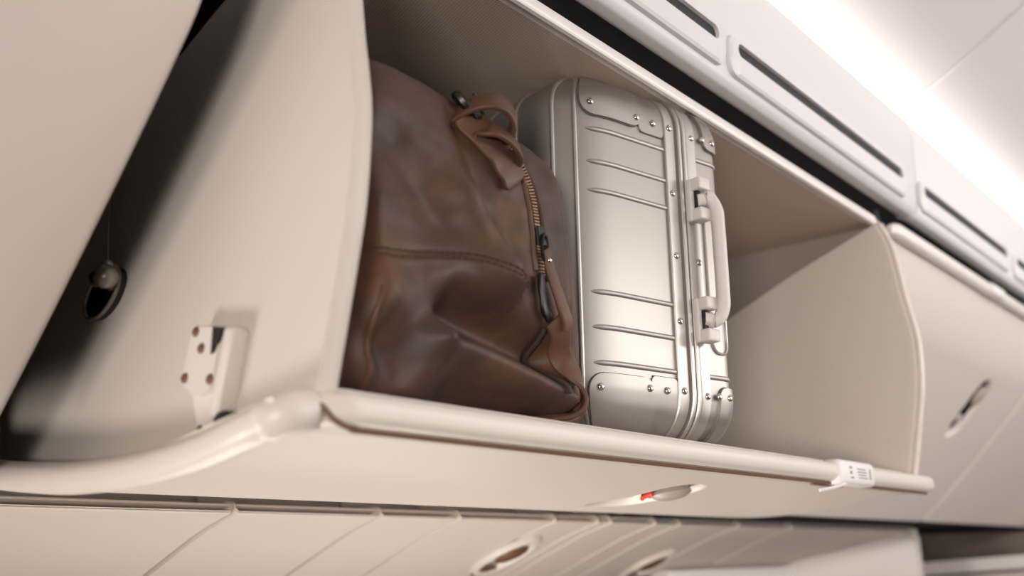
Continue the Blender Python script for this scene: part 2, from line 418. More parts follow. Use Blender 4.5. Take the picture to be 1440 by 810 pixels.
# rounded side roll running back from the corner, and the sleeve over the corner
roll = smooth_path([(0.815, 1.03, 0.186), (0.785, 1.014, 0.183), (0.757, 1.020, 0.174), (0.744, 1.06, 0.161), (0.744, 1.146, 0.144), (0.744, 1.232, 0.133), (0.744, 1.319, 0.127), (0.744, 1.42, 0.125), (0.744, 1.527, 0.127), (0.744, 1.65, 0.136), (0.744, 1.78, 0.149), (0.744, 1.95, 0.175), (0.744, 2.12, 0.215)], 8)
v, f = sweep(roll, circ(0.025, 16), (0, 0, 1)); mesh('side_roll', v, f, M['plastic'], bk)
v, f = sweep(roll[5:22], circ(0.0285, 16), (0, 0, 1), scale=[0.9, 0.98]+[1]*13+[0.98, 0.9]); mesh('corner_sleeve', v, f, M['plastic'], bk)
# hinge bracket on the near panel
xo = 0.795
hb = mesh('hinge_bracket', *poly_x([(1.2489, 0.3291), (1.1753, 0.3158), (1.1917, 0.2371), (1.2019, 0.2269), (1.2162, 0.2228), (1.2417, 0.2269), (1.2652, 0.2412), (1.2693, 0.2555)], 0.768, xo, 0.006), M['hinge'], bk)
hb['label'] = 'pale cast hinge bracket with bronze screws'
v, f = rbox((0.782, 1.172, 0.250), (0.034, 0.024, 0.130), 0.008)
ang = math.radians(-20)
def rotx(v, c, a):
    o = []
    for x, y, z in v:
        dy, dz = y-c[0], z-c[1]; o.append((x, c[0]+dy*math.cos(a)-dz*math.sin(a), c[1]+dy*math.sin(a)+dz*math.cos(a)))
    return o
v = rotx(v, (1.172, 0.250), math.radians(13)); mesh('side_cheek', v, f, M['hinge'], hb)
v, f = poly_x([(1.2591, 0.2412), (1.1855, 0.2310), (1.1906, 0.1686), (1.2315, 0.1635)], 0.778, xo, 0.006); mesh('hinge_tongue', v, f, M['hinge'], hb)
v, f = poly_x([(1.1968, 0.3178), (1.1702, 0.3127), (1.1784, 0.2964), (1.1886, 0.2800), (1.1978, 0.2780)], 0.7665, 0.770, 0.0005); mesh('slot_insert', v, f, M['rubber'], hb)
v, f = rbox((0.782, 1.170, 0.182), (0.03, 0.03, 0.030), 0.006); mesh('pivot_block', v, f, M['rubber'], hb)
for y, z in ((1.2397, 0.3168), (1.2233, 0.2902), (1.2601, 0.2524), (1.1968, 0.2432)):
    v, f = dome((0.7675, y, z), (-1, 0, 0), 0.0078, 0.004); mesh('screw', v, f, M['screw'], hb)
v, f = dome((0.7775, 1.228, 0.178), (-1, 0, 0), 0.006, 0.004); mesh('screw', v, f, M['rubber'], hb)
# strut mount
pl = [(1.553+0.050*math.cos(t)*1.0-0.018*math.sin(t), 0.447+0.042*math.sin(t)) for t in lin(0, 2*math.pi*29/30, 30)]
sm = mesh('strut_mount', *poly_x([(y, z-0.012) for y, z in pl], 0.782, xo, 0.002), M['rubber'], bk)
sm['label'] = 'black oval strut mount with a ball stud'
rm = [(0.781, y, z-0.012) for y, z in pl]
mesh('mount_rim', *tube(rm, 0.0035, 6, closed=True), M['grey'], sm)
def ball(c, r, n=14):
    return grid(lambda a, b: (c[0]+r*math.sin(b)*math.cos(a), c[1]+r*math.sin(b)*math.sin(a), c[2]+r*math.cos(b)), lin(0, 2*math.pi, n+1), lin(0, math.pi, 9))
mesh('ball_stud', *ball((0.752, 1.487, 0.444), 0.020), M['grey'], sm)
mesh('stud_socket', *tube([(0.752, 1.487, 0.444), (0.745, 1.508, 0.442)], 0.014, 12), M['rubber'], sm)
mesh('stud_neck', *tube([(0.755, 1.485, 0.440), (0.79, 1.53, 0.452)], 0.010, 8), M['grey'], sm)
mesh('stud_cap', *ball((0.754, 1.49, 0.464), 0.010), M['grey'], sm)
ring = [(0.780, 1.522+0.016*math.cos(t), 0.455+0.020*math.sin(t)) for t in lin(0, 2*math.pi*19/20, 20)]
mesh('mount_eye', *tube(ring, 0.004, 6, closed=True), M['grey'], sm)
mesh('tether_wire', *tube([(0.754, 1.49, 0.47), (0.755, 1.50, 0.53), (0.757, 1.51, 0.60)], 0.0012, 6), M['grey'], sm)
# placard wrapped around the lip near the far end
lb = mesh('placard', *rbox((2.447, 0.9835, 0.187), (0.22, 0.049, 0.060), 0.012), M['paper'], bk)
lb['label'] = 'white printed placard folded over the lip'
for i, (dx, dz, ww, hh) in enumerate(((-0.045, 0.012, 0.014, 0.006), (-0.045, 0.0, 0.012, 0.008), (-0.040, -0.012, 0.018, 0.004), (0.02, 0.010, 0.05, 0.003), (0.025, 0.003, 0.055, 0.003), (0.025, -0.004, 0.05, 0.003), (0.03, -0.011, 0.055, 0.003), (0.075, 0.0, 0.008, 0.026))):
    mesh('printed_mark', *rbox((2.447+dx, 0.9585, 0.187+dz), (ww, 0.001, hh), 0.0003, 1), M['ink'], lb, smooth=False)
mesh('under_mark', *rbox((2.43, 1.035, 0.1605), (0.16, 0.02, 0.003), 0.001, 1), M['screw'], lb, smooth=False)
mesh('cable_tie', *tube([(2.36, 0.958, 0.158), (2.31, 0.965, 0.148), (2.27, 0.985, 0.140)], 0.004, 6), M['paper'], bk)

# ------------------------------------------------------------------ closed bins
def closed_bin(x0, x1, label, lx, tag=None):
    t = thing('closed_bin', label, 'luggage bin', ((x0+x1)/2, 1.5, 0.14))
    ls = SHUT.L[SHUT.nearest(1.235, 0.570)]
    v, f = door(SHUT, x0, x1, 0.018, 0.018, lx, ls if lx else None, dl=0.03); mesh('door', v, f, M['door'], t)
    pts = [(x0+0.0, 1.0, 0.962), (x0+0.02, 0.995, 0.966), (x0+0.05, 0.992, 0.967), (x1-0.05, 0.992, 0.967), (x1-0.015, 0.995, 0.966), (x1, 1.0, 0.964)]
    v, f = sweep(pts, [(y, x) for x, y in rrect(0.046, 0.040, 0.017, 4)], (0, 0, 1), scale=[0.55, 0.85, 1, 1, 0.85, 0.55]); mesh('lip_rail', v, f, M['strip'], t)
    pr = [(SHUT.p[i][0]+0.02, SHUT.p[i][1]) for i in range(0, len(SHUT.p), 8)]+[(2.2, 0.14), (2.3, 0.9), (1.1, 0.985)]
    v, f = prism(pr, x0+(0.06 if x0 > 2 and x0 < 4 else 0.02), x1-0.012); mesh('bin_body', v, f, M['black'], t, smooth=False)  # body blackened, its colour carries the shade of the gap beside it
    if lx: latch(SHUT, lx, ls, t)
    if tag: mesh('placard', *rbox((tag, 0.985, 0.964), (0.17, 0.046, 0.044), 0.012), M['paper'], t)
    return t
closed_bin(-1.9, 0.66, 'closed bin filling the left foreground, partly cut off by the frame', None)
closed_bin(2.995, 4.965, 'closed bin just past the open one, with an oval latch', 4.42, 4.06)
closed_bin(4.985, 7.0, 'dim closed bin furthest along the row at the right edge', None)

# ------------------------------------------------------------------ header panels with vents
HP = [(1.030, 1.10), (1.012, 1.07), (1.004, 1.036), (0.972, 1.030), (0.960, 1.034), (0.951, 1.046), (0.947, 1.065), (0.945, 1.10), (0.940, 1.22), (0.938, 1.330), (0.941, 1.345), (0.955, 1.352), (1.06, 1.352)]
hp = smooth_path([(0, y, z) for y, z in HP], 4)
def header(x0, x1, label):
    t = thing('header_panel', label, 'header panel', ((x0+x1)/2, 0.95, 1.03))
    xs = [x0, x0+0.003, x0+0.010, x1-0.010, x1-0.003, x1]; ds = [0.012, 0.004, 0, 0, 0.004, 0.012]
    v, f = grid(lambda i, b: (xs[i], b.y+ds[i], b.z-ds[i]*0.2 if b.z > 1.3 else b.z+ds[i]*0.4), range(6), hp)
    mesh('fascia', v, f, M['white'], t)
    return t
def vent(x0, x1, parent):
    zc = 1.117
    yf = lambda z: 0.9445-(z-1.10)*0.042
    # raised stadium bezel
    def stad(hx0, hx1, hz, zc, n=8):
        r = min(hz, 0.035); o = []
        for cx, cz, a0 in ((hx1-r, zc+hz-r, 0), (hx0+r, zc+hz-r, 90), (hx0+r, zc-hz+r, 180), (hx1-r, zc-hz+r, 270)):
            for k in range(n+1):
                a = math.radians(a0+90*k/n); o.append((cx+r*math.cos(a), cz+r*math.sin(a)))
        return o
    A = stad(x0-0.036, x1+0.034, 0.052, zc-0.012)
    B = stad(x0-0.030, x1+0.028, 0.046, zc-0.012)
    D = stad(x0, x1, 0.0165, zc+0.006); n = len(A)
    rows = [(A, -0.004), (A, 0.009), (B, 0.014), (D, 0.012), (D, 0.002)]
    v = [(x, yf(z)-o, z) for R, o in rows for x, z in R]
    f = []
    for k in range(4): f += [(k*n+i, k*n+(i+1) % n, (k+1)*n+(i+1) % n, (k+1)*n+i) for i in range(n)]
    b = mesh('vent_bezel', v, f, M['white'], parent)
    mesh('vent_slot', *prism([(yf(zc)-0.0035, zc-0.0105), (yf(zc)-0.0035, zc+0.0225), (yf(zc)+0.0005, zc+0.0225), (yf(zc)+0.0005, zc-0.0105)], x0-0.002, x1+0.002), M['slot'], b, smooth=False)
h1 = header(-1.2, 3.135, 'white header panel above the open bin with two dark vent slots')
vent(0.93, 1.835, h1); vent(1.925, 2.985, h1)
h2 = header(3.145, 5.28, 'white header panel right of the seam, above the closed bin')
vent(3.18, 4.13, h2); vent(4.27, 5.2, h2)

# ------------------------------------------------------------------ passenger service rail under the bins
sr = thing('service_rail', 'row of beige service panels under the open bin with oval light', 'service panel', (1.5, 1.9, -0.02))
KS = 1.15
PS = smooth_path([(0, y*KS, z*KS) for _, y, z in [(0, 1.80, 0.150), (0, 1.80, 0.105), (0, 1.79, 0.098), (0, 1.676, 0.094), (0, 1.668, 0.091), (0, 1.672, 0.087), (0, 1.70, 0.079), (0, 1.78, 0.053), (0, 1.90, 0.003), (0, 2.05, -0.062), (0, 2.3, -0.17)]], 5)
seams = [x*KS for x in [-2.2, 0.15, 1.142, 1.517, 1.767, 2.134, 2.327, 2.39, 2.622, 2.763, 3.15, 3.555, 4.85]]
for a, b in zip(seams, seams[1:]):
    x0, x1 = a+0.004, b-0.004
    xs = [x0, x0+0.001, x0+0.006, x1-0.006, x1-0.001, x1]; ds = [0.02, 0.006, 0, 0, 0.006, 0.02]
    v, f = grid(lambda i, q: (xs[i], q.y+ds[i]*0.6, q.z+ds[i]), range(6), PS)
    mesh('panel', v, f, M['panel'], sr)
v, f = grid(lambda x, q: (x, q.y+0.012, q.z+0.016), [-2.2*KS, 4.84*KS], PS); mesh('backing', v, f, M['door'], sr)
v, f = prism([(1.665, 0.134), (1.672, 0.126), (1.96, 0.124), (2.3, 0.128), (2.3, 0.134)], 3.02, 12.0); mesh('dark_joint', v, f, M['black'], sr, smooth=False)
def psz(y): return (0.095-0.42*(y/KS-1.68))*KS
def reading(cx, cy, label):
    def pt(a, r, o, dx=0, dy=0, sx=0.075, sy=0.125):
        x = (cx+dx+math.cos(a)*r*sx)*KS; y = (cy+dy+math.sin(a)*r*sy)*KS; return (x, y-o*0.4, psz(y)-o)
    t = mesh('light_surround', *grid(lambda a, r: pt(a, r, 0.016*(1-((r-0.8)/0.2)**2) if r > 0.6 else 0.004*r), lin(0, 2*math.pi, 33), [0.05, 0.3, 0.59, 0.65, 0.75, 0.85, 0.95, 1.0]), M['plastic'], sr)
    mesh('reading_lens', *grid(lambda a, r: pt(a, r, 0.012+0.01*(1-r*r), 0.0, -0.02, 0.045, 0.05), lin(0, 2*math.pi, 25), [0.05, 0.4, 0.8, 1.0]), M['screw'], t)
    mesh('finger_hollow', *grid(lambda a, r: pt(a, r, 0.012, 0.0, 0.085, 0.04, 0.035), lin(0, 2*math.pi, 25), [0.05, 0.5, 1.0]), M['screw'], t)
reading(2.19, 1.89, None); reading(3.05, 1.98, None)
# end fairing of the rail and what lies past it
ef = thing('end_fairing', 'cream moulded wall closing the service rail at the lower right', 'fairing', (4.5, 1.9, -0.1))
fa = smooth_path([(4.838, 1.682, 0.10), (4.70, 1.76, 0.062), (4.50, 1.868, 0.014), (4.281, 1.995, -0.036), (4.05, 2.13, -0.09)], 5)
v, f = grid(lambda p, d: (p.x-0.012*math.sin(math.pi*d), p.y-0.03*min(1, d*4)**0.5, p.z-0.5*d), fa, lin(0, 1, 9))
g = G().add(v, f)
v, f = grid(lambda d, y: (4.842, 1.652+y, 0.10-0.5*d), [0, 1], [0.0, 0.6]); g.add(v, f)
g.v = [(x*KS, y*KS, z*KS) for x, y, z in g.v]
mesh('fairing_skin', g.v, g.f, M['door'], ef)
v, f = sweep([(x*KS, y*KS, z*KS) for x, y, z in [(4.842, 1.660, 0.098), (4.842, 1.652, 0.05), (4.842, 1.652, -0.4)]], circ(0.010, 8), (0, 1, 0)); mesh('edge_bead', v, f, M['plastic'], ef)
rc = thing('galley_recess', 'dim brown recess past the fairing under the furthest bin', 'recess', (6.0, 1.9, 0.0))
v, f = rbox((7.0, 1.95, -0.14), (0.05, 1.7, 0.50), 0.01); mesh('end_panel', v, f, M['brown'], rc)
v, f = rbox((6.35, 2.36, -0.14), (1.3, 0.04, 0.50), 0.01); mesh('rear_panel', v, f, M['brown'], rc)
def slab(P, dn):
    v = [Vector(p)*KS for p in P]; v += [p-Vector((0, 0, dn)) for p in v]
    return v, [(0, 1, 2, 3), (7, 6, 5, 4)]+[(i, (i+1) % 4, 4+(i+1) % 4, 4+i) for i in range(4)]
lg = setp(mesh('white_ledge', *slab([(5.35, 2.2, -0.085), (5.35, 1.1, -0.008), (5.9, 1.1, -0.008), (5.9, 2.2, -0.085)], 0.07), M['strip']), 'white ledge under the brown recess at the lower right', 'ledge')
lf = setp(mesh('locker_front', *slab([(5.40, 2.2, -0.16), (5.40, 1.1, -0.083), (5.85, 1.1, -0.083), (5.85, 2.2, -0.16)], 0.5), M['door']), 'beige locker front directly beneath the white ledge', 'locker')
lg2 = setp(mesh('sill_rail', *rbox((3.75*KS, 2.045*KS, -0.105*KS), (1.04*KS, 0.09*KS, 0.10*KS), 0.012), M['strip']), 'short white sill rail at the bottom left of the cream fairing', 'rail')

# ------------------------------------------------------------------ aluminium suitcase
k = 1.03; PSI = math.radians(12)
cs = thing('suitcase', 'silver ribbed aluminium suitcase on its side beside the leather bag', 'suitcase', (1.450, 1.089, 0.2195), -PSI)
W, H, DP = 0.475*k, 0.742*k, 0.98*k
A1, A2 = 0.277*k, 0.368*k       # frame between the shells
rx, rb, rz = 0.14*k, 0.088*k, 0.092*k
def surf(X, Z, off=0.0, mir=False):
    """front/left skin of a shell: X along the girth (negative = broad side), Z height with wrap over the ends"""
    rxx = rx if not mir else 0.060*k
    if X >= rxx: al = 0; a = X; bx = 0
    elif X >= rxx-math.pi/2*rxx: al = (rxx-X)/rxx; a = rxx; bx = 0
    else: al = math.pi/2; a = rxx; bx = (rxx-math.pi/2*rxx)-X
    if Z > H-rz: be = min((Z-(H-rz))/rz, math.pi/2); cz = H-rz
    elif Z < rz: be = -min((rz-Z)/rz, math.pi/2); cz = rz
    else: be = 0; cz = Z
    n = Vector((-math.sin(al)*math.cos(be)/rxx, -math.cos(al)*math.cos(be)/rb, math.sin(be)/rz)).normalized()
    p = Vector((a-rxx*math.sin(al)*math.cos(be), rb-rb*math.cos(al)*math.cos(be)+bx, cz+rz*math.sin(be)))+n*off
    if mir: p.x = W-p.x; n.x = -n.x
    return p, n
def shell(amax, mir):
    rxx = rx if not mir else 0.060*k
    e = rxx-math.pi/2*rxx
    xs = [-DP+rb+e]+lin(e-0.5, e, 6)+lin(e, rxx, 13)[1:]+lin(rxx, amax, 8)[1:]
    zs = lin(rz-math.pi/2*rz, rz, 13)+lin(rz, H-rz, 10)[1:]+lin(H-rz, H-rz+math.pi/2*rz, 13)[1:]
    v, f = grid(lambda a, b: surf(a, b, 0, mir)[0], xs, zs)
    g = G().add(v, f)
    sg = lambda a: W-a if mir else a
    for z in (0, H): g.add([(sg(rxx), rb, z), (sg(amax), rb, z), (sg(amax), DP, z), (sg(rxx), DP, z)], [(0, 1, 2, 3)])
    g.add([(sg(0), DP, 0.09), (sg(amax), DP, 0.09), (sg(amax), DP, H-0.09), (sg(0), DP, H-0.09)], [(0, 1, 2, 3)])
    return g.v, g.f
mesh('shell', *shell(A1, False), M['alu'], cs, local=True)
mesh('shell', *shell(W-A2, True), M['alu'], cs, local=True)
def bead(pts, r=0.0055, h=0.0042, taper=True):
    P = [q[0] for q in pts]; N = [q[1] for q in pts]; n = len(P)
    sc = [1.0]*n
    if taper:
        sc[0] = 0.25; sc[1] = 0.75
    pr = [(r*math.cos(t), h*math.sin(t)) for t in lin(-0.5, math.pi+0.5, 9)]
    return sweep(P, pr, N, scale=sc)
# horizontal ribs around the front
for c in (0.601, 0.532, 0.472, 0.268, 0.200, 0.132):
    pts = [surf(x, c*k) for x in lin(rx*0.48, A1-0.002, 22)]
    mesh('rib', *bead(pts), M['alu'], cs, local=True)
    pts = [surf(x, c*k, 0, True) for x in lin(0.02, W-A2-0.004, 10)]
    if c in (0.601, 0.132): mesh('rib', *bead(pts), M['alu'], cs, local=True)
# upright ribs on the broad side, running over the top and bottom
zz = lin(rz-1.3*rz, rz, 8)+lin(rz, H-rz, 8)[1:]+lin(H-rz, H-rz+1.3*rz, 9)[1:]
e0 = rx-math.pi/2*rx
for X in (rx*0.30, -rx*0.10, -0.138, -0.24, -0.34):
    mesh('rib', *bead([surf(X, z) for z in zz], 0.0052, 0.005, False), M['alu_light'], cs, local=True)
# corner guards
def patch(x0, x1, z0, z1, rad, th, mir=False, top=True, nx=16, nz=18):
    """raised plate; the edge facing the middle of the case has rounded corners"""
    def lim(t):      # t 0 at the inner (rounded) edge -> 1 at the wrap end
        d = abs(z1-z0)*t
        q = 0 if d >= rad else rad-math.sqrt(max(rad*rad-(rad-d)**2, 0))
        return q
    ts = [0, 0.01, 0.03, 0.06, 0.1, 0.15, 0.2, 0.28]+lin(0.36, 1, nz-8)
    us = [0, 0, 0.03]+lin(0.08, 0.92, nx-5)+[0.97, 1, 1]
    offs = lambda i, n: 0.0 if i in (0, n-1) else th
    v = []
    for ti, t in enumerate([ts[0]]+ts):
        q = lim(t); z = z0+(z1-z0)*t
        for ui, u in enumerate(us):
            x = lerp(x0+q, x1-q, u)
            o = 0.0 if ui in (0, len(us)-1) or ti == 0 else th
            v.append(surf(x, z, o, mir)[0])
    m = len(us); f = [(i*m+j, i*m+j+1, (i+1)*m+j+1, (i+1)*m+j) for i in range(len(ts)) for j in range(m-1)]
    return v, f
def rivet(a, c, par, off=0.006, m='rivet'):
    if isinstance(a, tuple): p, n = surf(a[0], c, off+0.001, a[1])
    mesh('rivet', *dome(p, n, 0.0075*k, 0.005*k), M[m], par, local=True)
TH = 0.007
for top in (False, True):
    z0, z1 = ((H-0.112*k, H-rz+1.45*rz) if top else (0.112*k, rz-1.45*rz))
    g1 = mesh('corner_guard', *patch(rx*0.38, 0.215*k, z0, z1, 0.035, TH), M['alu'], cs, local=True)
    g2 = mesh('corner_plate', *patch(0.205*k, A1, z0-(0.006 if top else -0.006), z1, 0.012, TH*0.55), M['alu'], cs, local=True)
    g3 = mesh('corner_guard', *patch(0.012, W-A2-0.03, z0, z1, 0.02, TH, True), M['alu'], cs, local=True)
    for gp, xa, xb, rr, mr in ((g1, rx*0.38, 0.215*k, 0.035, False), (g3, 0.012, W-A2-0.03, 0.02, True)):
        sg = 1 if top else -1; pth = [(xa, z0+sg*0.09)]
        for t in lin(0, 90, 8): pth.append((xa+rr-rr*math.cos(math.radians(t)), z0+sg*(rr-rr*math.sin(math.radians(t)))))
        pth += [(lerp(xa+rr, xb-rr, u), z0) for u in (0.25, 0.5, 0.75)]
        for t in lin(90, 0, 8): pth.append((xb-rr+rr*math.cos(math.radians(t)), z0+sg*(rr-rr*math.sin(math.radians(t)))))
        pth.append((xb, z0+sg*0.10))
        SP = [surf(x, z, 0.0005, mr) for x, z in pth]
        mesh('guard_seam', *sweep([p for p, n_ in SP], circ(0.0026, 6), [n_ for p, n_ in SP]), M['seam'], gp, local=True)
    SP = [surf(x, z0+(-0.006 if top else 0.006)*(1 if x < 0.25*k else 1), 0.0005) for x in lin(0.21*k, A1-0.002, 8)]
    mesh('guard_seam', *sweep([p for p, n_ in SP], circ(0.002, 6), [n_ for p, n_ in SP]), M['seam'], g2, local=True)
    zr = (H-0.092*k) if top else 0.092*k
    zl = zr + (0.006 if top else -0.006)
    rivet((rx*0.55, False), zl, g1); rivet((0.196*k, False), zr, g1); rivet((0.245*k, False), zr, g2, 0.004)
    rivet((W-0.392*k, True), zr, g3); rivet((W-0.424*k, True), zr, g3)
# frame: two flat strips and a double ridge, swept around the end
ra = 0.088*k
loop = [(0.45, 0.0)]
def frame_loop():
    pts = [(DP-0.05, 0.0)]
    for t in lin(0, math.pi/2, 12): pts.append((rb-rb*math.sin(t), rz-rz*math.cos(t)))
    pts += [(0.0, lerp(rz, H-rz, q)) for q in (0.25, 0.5, 0.75)]
    for t in lin(0, math.pi/2, 12): pts.append((rb-rb*math.cos(t), H-rz+rz*math.sin(t)))
    pts.append((DP-0.05, H)); return pts
FL = frame_loop()
def outn(y, z):
    if y > rb: return Vector((0, 0, -1 if z < H/2 else 1))
    cz = min(max(z, rz), H-rz); return Vector((0, (y-rb)/rb, (z-cz)/rz)).normalized()
def strip(prof):
    """prof: (a, height) open polyline"""
    v, f = grid(lambda q, s: Vector((s[0], q[0], q[1]))+outn(*q)*s[1], FL, prof); return v, f
fr = mesh('frame', *strip([(A1-0.001, -0.01), (A1-0.001, 0.005), (A1+0.001, 0.0075), (A1+0.026, 0.0075), (A1+0.029, 0.006), (A1+0.030, 0.0015), (A1+0.034, 0.0015),
    (A1+0.0345, 0.010), (A1+0.037, 0.0125), (A1+0.043, 0.0125), (A1+0.0455, 0.010), (A1+0.046, 0.003), (A1+0.049, 0.003), (A1+0.0495, 0.010), (A1+0.052, 0.0125), (A1+0.058, 0.0125), (A1+0.0605, 0.010), (A1+0.061, 0.0015), (A1+0.064, 0.0015),
    (A1+0.065, 0.006), (A1+0.068, 0.0075), (A2-0.001, 0.0075), (A2+0.001, 0.005), (A2+0.001, -0.01)]), M['alu_light'], cs, local=True, sharp=30)
def frivet(a, c):
    y = 0.0; z = c
    if c > H-rz or c < rz:
        s = (abs(c-(H-rz if c > rz*2 else rz)))/rz; y = rb-rb*math.sqrt(max(0, 1-s*s))
    n = outn(y, z); p = Vector((a, y, z))+n*0.0072
    mesh('rivet', *dome(p, n, 0.0075*k, 0.005*k), M['rivet'], fr, local=True)
for c in (0.095, 0.235, 0.371, 0.505, 0.650): frivet(A1+0.0135, c*k)
for c in (0.090, 0.368, 0.645): frivet(A2-0.011, c*k)
# carrying handle
aH = 0.349*k
def cu(a, b, c, s, r): return rbox((a*k, b*k, c*k), (s[0]*k, s[1]*k, s[2]*k), r*k)
hd = mesh('handle', *sweep(smooth_path([(aH-0.008, -0.026*k, 0.240*k), (aH+0.012, -0.042*k, 0.240*k), (aH+0.022, -0.050*k, 0.262*k), (aH+0.023, -0.052*k, 0.30*k), (aH+0.023, -0.052*k, 0.44*k), (aH+0.022, -0.050*k, 0.472*k), (aH+0.012, -0.042*k, 0.495*k), (aH-0.008, -0.026*k, 0.495*k)], 8),
    [(x, y) for x, y in rrect(0.034*k, 0.026*k, 0.011*k, 4)], Vector((0.8, -0.6, 0.0))), M['grip'], cs, local=True)
for c in (0.495, 0.240):
    g = G().add(*cu(0.338, -0.014, c, (0.024, 0.020, 0.092), 0.004))
    mm = mesh('handle_mount', g.v, g.f, M['grip'], hd, local=True)
    for dz in (0.033, -0.033):
        mesh('mount_lug', *cu(0.345, -0.030, c+dz, (0.034, 0.034, 0.026), 0.004), M['grip'], hd, local=True)
    mesh('pivot_bolt', *cu(0.341, -0.026, c, (0.012, 0.014, 0.05), 0.004), M['rubber'], hd, local=True)
# rounded recess plate of the right shell behind the handle
zc = [surf(x, z, 0.001, True) for x, z in [(W-0.385*k+0.0, 0.50*k)]]
op = []
for cx, cz, a0 in ((0.418, 0.505, 0), (0.408, 0.505, 90), (0.408, 0.215, 180), (0.418, 0.215, 270)):
    for t in lin(0, 90, 7):
        q = math.radians(a0+t); op.append((cx+0.022*math.cos(q), cz+0.032*math.sin(q)))
PP = [surf(W-x*k, z*k, 0.001, True) for x, z in op]
hw = mesh('handle_well', *sweep([p for p, n in PP], [(0.0035*math.cos(t), 0.0045*math.sin(t)) for t in lin(0, 2*math.pi*7/8, 8)], [n for p, n in PP], closed=True), M['alu_light'], cs, local=True)
# case feet / wheels hidden at the rear: stubby foot under the frame
mesh('foot', *rbox((0.40*k, 0.10*k, -0.0015), (0.022, 0.03, 0.006), 0.002), M['rubber'], cs, local=True)

# ------------------------------------------------------------------ leather holdall
BY = 1.02; q = 1.035/1.06
bag = thing('leather_holdall', 'worn dark brown leather holdall with brass zip beside the suitcase', 'bag', (1.14, 1.35, 0.2195))
ZB, ZT = 0.2195, 0.738
def seg(x, z, a, b):
    ax, az = a; bx, bz = b; dx, dz = bx-ax, bz-az
    t = max(0, min(1, ((x-ax)*dx+(z-az)*dz)/(dx*dx+dz*dz))); return math.hypot(x-ax-dx*t, z-az-dz*t), t
FOLDS = [  # start, end, width, height (outwards positive)
    ((1.114, 0.560), (1.205, 0.440), 0.045, 0.026),
    ((0.960, 0.385), (1.19, 0.438), 0.050, 0.022),
    ((1.060, 0.325), (1.387, 0.262), 0.030, 0.030),
    ((1.10, 0.378), (1.36, 0.335), 0.036, -0.050),
    ((1.045, 0.315), (1.025, 0.245), 0.030, 0.018),
    ((1.12, 0.245), (1.33, 0.225), 0.032, -0.030),
    ((0.955, 0.300), (1.00, 0.265), 0.035, -0.022),
    ((1.01, 0.40), (1.08, 0.345), 0.040, -0.010),
    ((0.98, 0.620), (1.07, 0.520), 0.045, -0.014),
    ((1.13, 0.700), (1.19, 0.560), 0.032, -0.018),
    ((0.930, 0.52), (0.94, 0.25), 0.020, 0.010),
    ((1.23, 0.58), (1.25, 0.46), 0.032, -0.012),
    ((1.365, 0.66), (1.40, 0.45), 0.024, 0.008)]
ZIP = smooth_path([(1.222, 0, 0.726), (1.255, 0, 0.697), (1.283, 0, 0.662), (1.300, 0, 0.622), (1.308, 0, 0.580), (1.312, 0, 0.545), (1.316, 0, 0.50), (1.325, 0, 0.45), (1.345, 0, 0.38), (1.36, 0, 0.30)], 6)
def xl(z): t = (z-ZB)/(ZT-ZB); return (lerp(0.872, 0.905, sstep(0, 0.5, t)))
XR = [(0.215, 1.435), (0.25, 1.446), (0.37, 1.438), (0.50, 1.426), (0.60, 1.414), (0.65, 1.405), (0.685, 1.394), (0.70, 1.386), (0.712, 1.36), (0.722, 1.32), (0.728, 1.26), (0.74, 1.22)]
def xr(z):
    for (z0, a), (z1, b) in zip(XR, XR[1:]):
        if z <= z1: return lerp(a, b, max(0, (z-z0)/(z1-z0)))
    return XR[-1][1]
def fold(x, z):
    X, Z = x/q, z/q; h = 0
    for a, b, wd, am in FOLDS:
        d, t = seg(X, Z, a, b); h += 1.3*am*math.exp(-(d/wd)**2)
    # stitched seam and the sunk zip line
    zs = 0.437+0.03*sstep(0.93, 1.11, X)-0.022*sstep(1.11, 1.22, X)
    if X < 1.24: h += -0.0045*math.exp(-((Z-zs)/0.006)**2)+0.003*math.exp(-((Z-zs+0.014)/0.006)**2)
    d = min((math.hypot(p.x-X, p.z-Z) for p in ZIP))
    h += -0.008*math.exp(-(d/0.016)**2)
    h += 0.0022*noise.noise((X*14, Z*14, 1.3))+0.0015*noise.noise((X*40, Z*40, 4))
    return h*q
NE = 3.4
def bag_y(x, z):
    a, b = xl(z), xr(z); xc, hx = (a+b)/2, (b-a)/2; hy = 0.065 if x > xc else 0.03
    u = min(abs((x-xc)/hx), 0.999); s = (1-u**NE)**(1/NE)
    t = (z-ZB)/(ZT-ZB)
    lean = 0.032*(0.35+0.65*sstep(a, b, x))*max(0, (t-0.80)/0.20)**2.2 + 0.045*max(0, (0.10-t)/0.10)**2 - 0.012*math.sin(math.pi*min(1, max(0, t)))
    return BY+0.01+lean+hy*(1-s)-fold(x, z)*min(1, s*1.2), s
def bag_pt(x, z, off=0.0):
    y, s = bag_y(x, z); e = 0.006
    dx = (bag_y(min(x+e, xr(z)-0.002), z)[0]-bag_y(x-e, z)[0])/(2*e); dz = (bag_y(x, min(z+e, ZT))[0]-bag_y(x, z-e)[0])/(2*e)
    n = Vector((dx, -1, dz)).normalized()
    return Vector((x, y, z))+n*off, n
zs = [ZB+0.002]+lin(ZB+0.006, ZT-0.03, 92)+lin(ZT-0.028, ZT, 12)
